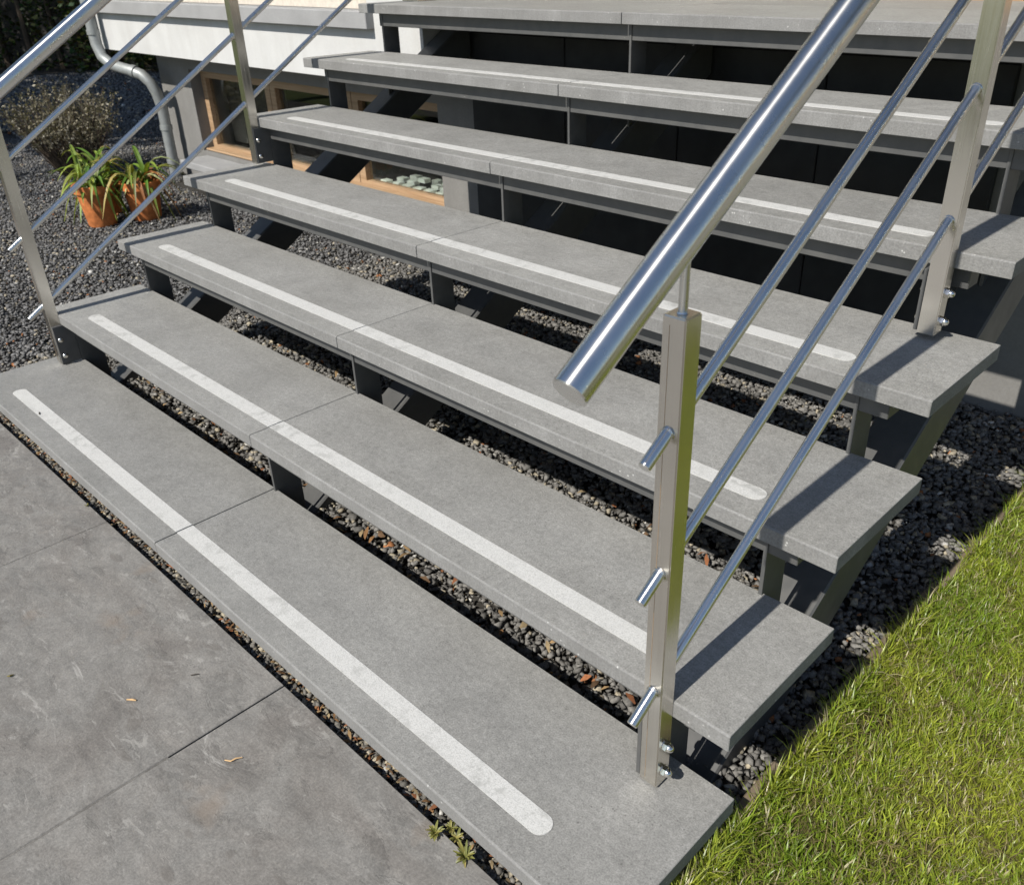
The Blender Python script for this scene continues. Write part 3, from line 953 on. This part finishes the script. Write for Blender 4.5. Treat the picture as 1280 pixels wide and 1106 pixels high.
n = 210000
P = np.stack([rng.uniform(LX + 0.012, LX + 1.0, n), rng.uniform(PY, 2.1, n), np.full(n, -0.080)], 1)
P = P[(P[:, 0] < 2.95 + 0.62 * (P[:, 1] + 0.1)) | (rng.random(n) < 0.25)]
cl = 0.5 + 0.5 * np.sin(P[:, 0] * 23 + 2 * np.sin(P[:, 1] * 17)) * np.sin(P[:, 1] * 21 + 1.5 * np.cos(P[:, 0] * 19))
bare = np.clip(1 - ((P[:, 0] - 2.845) / 0.035) ** 2 - ((P[:, 1] - 0.70) / 0.06) ** 2, 0, 1) + np.clip(1 - ((P[:, 0] - 2.80) / 0.02) ** 2 - ((P[:, 1] - 1.02) / 0.09) ** 2, 0, 1)
m = rng.random(len(P)) < (0.45 + 0.55 * cl) * (1 - 0.85 * np.minimum(bare * 2, 1))
P, cl = P[m], cl[m]
n = len(P)
L = rng.uniform(0.015, 0.035, n) * (0.75 + 0.5 * cl)
blades('lawn_grass', 'short sunlit grass of the lawn beside the gravel', P, L, rng.uniform(.0012, .0026, n) + 0.002 * (rng.random(n) < 0.12), rng.uniform(0.2, 1.0, n), grass_tints(P), M['grass'])
# longer tufts along the edge, hanging over the board
n = 2600
cy = rng.choice(np.concatenate([rng.uniform(0.0, 0.55, 24), rng.uniform(0.55, 2.1, 26)]), n) + rng.normal(0, 0.024, n)
P = np.stack([LX + 0.010 + np.abs(rng.normal(0, 0.022, n)), np.clip(cy, 0.0, 2.2), np.full(n, -0.080)], 1)
blades('edge_grass', 'longer grass tufts hanging over the timber lawn edge', P, rng.uniform(.035, .065, n), rng.uniform(.0018, .0034, n), rng.uniform(0.3, 1.0, n), grass_tints(P) * 0.9, M['grass'])
# thatch: dry straw lying low
n = 9000
P = np.stack([rng.uniform(LX + 0.012, LX + 1.0, n), rng.uniform(0.0, 2.1, n), np.full(n, -0.074)], 1)
blades('lawn_thatch', 'dry straw lying between the grass of the lawn', P, rng.uniform(.02, .05, n), rng.uniform(.0012, .0022, n), np.full(n, 1.3), np.array([0.33, 0.27, 0.12]) * rng.uniform(0.5, 1.1, (n, 1)), M['grass'], 2)
n = 26000
P = np.stack([rng.uniform(LX + 1.0, 6.5, n), rng.uniform(0.0, 4.5, n), np.full(n, -0.080)], 1)
P = P[~((P[:, 1] > YB - 0.02) & (P[:, 0] < 5.55))]
n = len(P)
blades('far_lawn_grass', 'grass of the lawn further right along the house', P, rng.uniform(.03, .06, n), rng.uniform(.004, .008, n), rng.uniform(0.3, 1.0, n), grass_tints(P), M['grass'], 2)

# ------------------------------------------------------------------ plants
def strap(bm, lay, base, az, length, width, rise, droop, tint, seg=7):
    d = Vector((math.cos(az), math.sin(az), 0))
    s = Vector((-math.sin(az), math.cos(az), 0))
    prev = None
    for j in range(seg + 1):
        t = j / seg
        c = Vector(base) + d * (length * 0.72 * t ** 1.15) + Vector((0, 0, length * (rise * t - droop * t * t)))
        w = width * (0.7 + 0.6 * t) * (1 - t ** 3) / 2 + 0.0006
        vs = [bm.verts.new(c - s * w + Vector((0, 0, w * .5))), bm.verts.new(c), bm.verts.new(c + s * w + Vector((0, 0, w * .5)))]
        for v in vs:
            v[lay] = (*tint, 1)
        if prev:
            bm.faces.new((prev[0], prev[1], vs[1], vs[0]))
            bm.faces.new((prev[1], prev[2], vs[2], vs[1]))
        prev = vs

def potted(name, label, x, y, h, r, nleaf, greens, seed):
    rr = random.Random(seed)
    t = thing(name, label, 'potted plant', (x, y, GR), 'terracotta pots in the gravel yard')
    z0 = GR - 0.004
    lathe('pot', x, y, [(r * 0.70, z0), (r * 0.74, z0 + 0.01), (r * 0.95, z0 + h - 0.045), (r * 1.08, z0 + h - 0.043), (r * 1.10, z0 + h - 0.005), (r * 1.06, z0 + h), (r * 0.95, z0 + h - 0.004), (r * 0.92, z0 + h - 0.03), (0.002, z0 + h - 0.028)], M['terracotta'], t)
    for k in range(nleaf):
        bm = bmesh.new()
        lay = bm.verts.layers.float_color.new('tint')
        az = rr.uniform(0, 2 * math.pi)
        g = rr.choice(greens)
        g = tuple(c * rr.uniform(0.75, 1.2) for c in g)
        strap(bm, lay, (x + rr.uniform(-.05, .05), y + rr.uniform(-.05, .05), z0 + h - 0.03), az, rr.uniform(.20, .38), rr.uniform(.018, .030), rr.uniform(0.7, 1.5), rr.uniform(0.7, 1.7), g)
        link('leaf', to_mesh(bm, 'leaf', True), M['leaf'], t)

GRN = [(0.13, 0.20, 0.03), (0.19, 0.25, 0.04), (0.10, 0.16, 0.025), (0.26, 0.29, 0.06)]
DRY = [(0.19, 0.22, 0.04), (0.36, 0.28, 0.10), (0.30, 0.17, 0.06), (0.42, 0.36, 0.17), (0.16, 0.20, 0.04)]
potted('potted_lily', 'terracotta pot with fresh green strap leaves standing nearest the railing', -2.10, 1.27, 0.235, 0.105, 46, GRN, 1)
potted('potted_lily', 'terracotta pot with half dry yellow leaves standing nearest the downpipe', -2.02, 1.50, 0.225, 0.105, 44, DRY + GRN, 2)
potted('potted_lily', 'terracotta pot half hidden behind the two front pots with green leaves', -2.33, 1.40, 0.225, 0.10, 48, GRN, 3)

def leaf_cloud(name, P, size, tints, mat, parent, up=0.4):
    """many small diamond leaves, one mesh"""
    n = len(P)
    Rm = rand_rot(n)
    u, v = Rm[:, 0], Rm[:, 1]
    u[:, 2] *= up
    u /= np.linalg.norm(u, axis=1, keepdims=True)
    L = size[:, None]
    V = np.stack([P - u * L * .5, P + v * L * .30 - u * L * .05, P + u * L * .5, P - v * L * .30 - u * L * .05], 1)
    F = (np.arange(n) * 4)[:, None] + np.arange(4)[None]
    me = fast_mesh(name, V.reshape(-1, 3), F, np.repeat(tints, 4, axis=0))
    return link(name, me, mat, parent)

# dry lavender shrub in the gravel
lav = thing('lavender_bush', 'dry grey-green lavender bush growing in the dark gravel', 'bush', (-3.62, 1.72, GR))
rr = random.Random(5)
bm = bmesh.new()
tips = []
for k in range(300):
    az = rr.uniform(0, 2 * math.pi)
    rad = rr.random() ** 0.6
    L_ = rr.uniform(0.36, 0.66)
    b = Vector((-3.62 + 0.10 * math.cos(az) * rad, 1.72 + 0.10 * math.sin(az) * rad, GR - 0.01))
    d = Vector((math.cos(az) * rad * 0.68, math.sin(az) * rad * 0.68, 1.2)).normalized()
    mid_ = b + d * L_ * 0.5 + Vector((rr.uniform(-.02, .02), rr.uniform(-.02, .02), -0.02))
    e = b + d * L_ + Vector((rr.uniform(-.03, .03), rr.uniform(-.03, .03), -0.07 * rad))
    tube_bm(bm, [b, mid_, e], [0.004, 0.003, 0.0012], 4)
    tips.append((mid_, e))
link('twigs', to_mesh(bm, 'twigs'), M['bark'], lav)['kind'] = 'stuff'
pts = []
for a, b in tips:
    for q in range(20):
        t = 0.2 + 0.85 * rr.random() ** 0.6
        pts.append(a + (b - a) * t + Vector((rr.gauss(0, .014), rr.gauss(0, .014), rr.gauss(0, .014))))
P = np.array(pts)
n = len(P)
tt = np.array([0.23, 0.205, 0.145]) * rng.uniform(0.5, 1.35, (n, 1))
leaf_cloud('foliage', P, rng.uniform(.012, .028, n), tt, M['leaf'], lav, 1.0)['kind'] = 'stuff'

# dark ivy hedge at the back of the yard
hedge = thing('ivy_hedge', 'dark ivy hedge closing the yard at the back left', 'hedge', (-10.6, 4.6, GR))
n = 42000
s_ = rng.uniform(0, 1, n)
hx = -13.0 + 6.2 * s_
hy = 3.3 + 3.2 * s_
bulge = 0.35 * np.sin(hx * 3.1) * np.cos(hy * 2.3) + 0.25 * np.sin(hx * 7.7)
dep = rng.random(n) ** 2 * 0.9
hz = rng.uniform(-0.1, 3.4, n)
keep = rng.random(n) < 0.35 + 0.65 * (0.5 + 0.5 * np.sin(hx * 5.3 + hz * 4.1) * np.sin(hz * 5.7 + hx * 2.2))
nx, ny = 0.42, -0.9
P = np.stack([hx + nx * (bulge - dep), hy + ny * (bulge - dep), hz], 1)[keep]
n = len(P)
tt = np.stack([rng.uniform(.02, .06, n), rng.uniform(.03, .085, n), rng.uniform(.008, .02, n)], 1)
yl = rng.random(n) < 0.10
tt[yl] = np.array([0.30, 0.31, 0.12]) * rng.uniform(.6, 1.1, (yl.sum(), 1))
leaf_cloud('foliage', P, rng.uniform(.05, .10, n), tt, M['leaf'], hedge)['kind'] = 'stuff'
for k in range(16):
    t = (k + random.uniform(.2, .8)) / 16
    x, y = -13.0 + 6.2 * t - .1, 3.3 + 3.2 * t + .25
    tube('stem', [(x, y, GR - .05), (x + random.uniform(-.1, .1), y, 1.2), (x + random.uniform(-.25, .25), y + .1, 3.0)], [0.05, 0.035, 0.012], M['bark'], hedge, 8)
bm = bmesh.new()
a = [bm.verts.new(p) for p in ((-13.4, 3.75, -0.2), (-6.6, 7.2, -0.2), (-6.6, 7.2, 3.2), (-13.4, 3.75, 3.2))]
b = [bm.verts.new(v.co + Vector((-.1, .2, 0))) for v in a]
bm.faces.new(a); bm.faces.new(b[::-1])
for i in range(4):
    bm.faces.new((a[i], b[i], b[(i + 1) % 4], a[(i + 1) % 4]))
link('board_backing', to_mesh(bm, 'board_backing'), M['interior'], hedge)

# evergreen tree left of the view; only its shadow shows on the yard
def tree(label, x, y, h, crown_c, crown_r, nl, seed, leafs=(0.05, 0.10)):
    rr = random.Random(seed)
    t = thing('evergreen_tree', label, 'tree', (x, y, GR))
    bm = bmesh.new()
    tube_bm(bm, [(x, y, GR - .1), (x + .05, y, h * .4), (x, y + .05, h * .75), (x, y, h)], [0.13, 0.10, 0.06, 0.02], 10)
    cents = []
    for k in range(34):
        az = k * 2.4
        z = crown_c - crown_r * 0.9 + 1.9 * crown_r * (k / 33)
        rad = crown_r * math.sqrt(max(0.05, 1 - ((z - crown_c) / crown_r) ** 2)) * rr.uniform(.6, 1.0)
        e = Vector((x + math.cos(az) * rad, y + math.sin(az) * rad, z))
        tube_bm(bm, [(x, y, z - 0.25), (x + math.cos(az) * rad * .5, y + math.sin(az) * rad * .5, z - 0.02), e], [0.035, 0.022, 0.006], 6)
        cents += [e, Vector((x + math.cos(az) * rad * .55, y + math.sin(az) * rad * .55, z + .1))]
    link('trunk', to_mesh(bm, 'trunk', True), M['bark'], t)
    C = np.array([tuple(c) for c in cents])
    P = C[rng.integers(0, len(C), nl)] + rng.normal(0, 0.30, (nl, 3))
    tt = np.stack([rng.uniform(.03, .06, nl), rng.uniform(.05, .09, nl), rng.uniform(.012, .025, nl)], 1)
    leaf_cloud('crown', P, rng.uniform(*leafs, nl), tt, M['leaf'], t)['kind'] = 'stuff'

tree('evergreen tree left of the yard, nearest of three whose shade falls on the gravel', -6.1, -1.6, 8.2, 5.2, 1.75, 12000, 9, (0.13, 0.24))
tree('evergreen tree left of the yard, middle one of three shading the gravel', -8.6, -1.9, 8.8, 5.5, 1.8, 7000, 10, (0.13, 0.24))
tree('evergreen tree left of the yard, farthest of three shading the hedge', -11.4, -1.5, 8.6, 5.3, 1.8, 3200, 12, (0.13, 0.24))

def bare_tree(label, x, y, h, seed):
    rr = random.Random(seed)
    t = thing('bare_tree', label, 'tree', (x, y, GR))
    bm = bmesh.new()
    tube_bm(bm, [(x, y, GR - .1), (x + .04, y, h * .3), (x - .03, y + .03, h * .6), (x, y, h)], [0.11, 0.085, 0.05, 0.012], 10)
    link('trunk', to_mesh(bm, 'trunk', True), M['bark'], t)
    bm = bmesh.new()
    for k in range(30):
        az = k * 2.4 + rr.uniform(-.4, .4)
        z0 = h * rr.uniform(0.45, 0.95)
        L = rr.uniform(0.7, 1.5) * (1.15 - 0.5 * z0 / h)
        d = Vector((math.cos(az), math.sin(az), rr.uniform(.5, 1.1))).normalized()
        a = Vector((x, y, z0))
        m = a + d * L * .5 + Vector((0, 0, .05))
        e = a + d * L + Vector((rr.uniform(-.1, .1), rr.uniform(-.1, .1), .15))
        tube_bm(bm, [a, m, e], [0.020, 0.012, 0.004], 6)
        for q in range(7):
            f = rr.uniform(.3, 1.0)
            p0 = m + (e - m) * (f * 2 - 1) if f > .5 else a + (m - a) * f * 2
            d2 = (d + Vector((rr.gauss(0, .6), rr.gauss(0, .6), rr.gauss(.3, .4)))).normalized()
            tube_bm(bm, [p0, p0 + d2 * rr.uniform(.25, .6)], [0.006, 0.002], 5)
    link('branches', to_mesh(bm, 'branches', True), M['bark'], t)['kind'] = 'stuff'

bare_tree('leafless young tree in front of the yard, its thin shadows on the gravel', -3.9, -4.2, 7.0, 22)

# weeds in the patio joint, loose twigs and chips on the paving
def weed(x, y, z, r, label, n=22, seed=1):
    rr = random.Random(seed)
    t = thing('weed', label, 'weed', (x, y, z), 'weeds in the patio gap')
    stems = bmesh.new()
    lays = stems.verts.layers.float_color.new('tint')
    for k in range(n):
        bm = bmesh.new()
        lay = bm.verts.layers.float_color.new('tint')
        g = rr.choice([(0.27, 0.25, 0.07), (0.22, 0.22, 0.06), (0.34, 0.29, 0.10), (0.17, 0.18, 0.05)])
        strap(bm, lay, (x + rr.uniform(-.002, .002), y + rr.uniform(-.002, .002), z), k * 2.399 + rr.uniform(-.3, .3), r * rr.uniform(.7, 1.25), r * rr.uniform(.16, .26), rr.uniform(0.3, 1.1), rr.uniform(.1, .5), g, 4)
        link('leaf', to_mesh(bm, 'leaf', True), M['leaf'], t)
    stems.free()

weed(2.432, -0.030, -0.048, 0.0185, 'small yellow-green weed spreading out onto the patio slab', 24, 1)
weed(2.442, -0.004, -0.052, 0.017, 'yellow-green weed topmost of the tufts in the patio gap', 20, 2)
weed(2.462, -0.010, -0.054, 0.016, 'reddish yellow weed between the other tufts in the patio gap', 18, 3)
weed(2.500, -0.024, -0.049, 0.021, 'largest yellow-green weed, lowest of the tufts in the patio gap', 26, 4)
weed(0.985, -0.024, -0.050, 0.008, 'tiny pale weed in the patio gap near the first paving joint', 10, 6)

def twig(pts, r, mat, label, name='twig', cat='twig'):
    o = tube(name, pts, r, mat, None, 6, 0.0, pts[0])
    tag(o, label, cat, 'loose bits lying on the patio')
straw = plain('straw', (0.55, 0.36, 0.18), 0.8)
darkw = plain('dark_twig', (0.05, 0.04, 0.03), 0.9)
z = PZ + 0.0022
twig([(1.757, -0.252, z), (1.766, -0.245, z + .001), (1.773, -0.240, z)], [.0012, .0022, .001], straw, 'pale wood chip lying alone on the patio')
twig([(2.036, -0.193, z), (2.047, -0.187, z + .001), (2.049, -0.178, z + .002), (2.054, -0.168, z)], [.001, .0014, .0014, .0008], straw, 'bent straw-coloured bit nearest the second paving joint')
twig([(1.788, -0.134, z), (1.794, -0.126, z + .001), (1.797, -0.120, z)], [.0008, .0012, .0006], darkw, 'short dark twig on the patio near the bottom step')
twig([(1.512, -0.392, z), (1.518, -0.388, z + .002), (1.517, -0.381, z)], [.001, .002, .001], plain('moss_bit', (0.16, 0.13, 0.04), 0.9), 'brown moss bit on the left part of the patio')
twig([(0.42, 0.066, 0.0026), (0.432, 0.062, 0.003), (0.440, 0.061, 0.0024)], [.0012, .0022, .001], darkw, 'dark twig bit on the white strip of the bottom step')
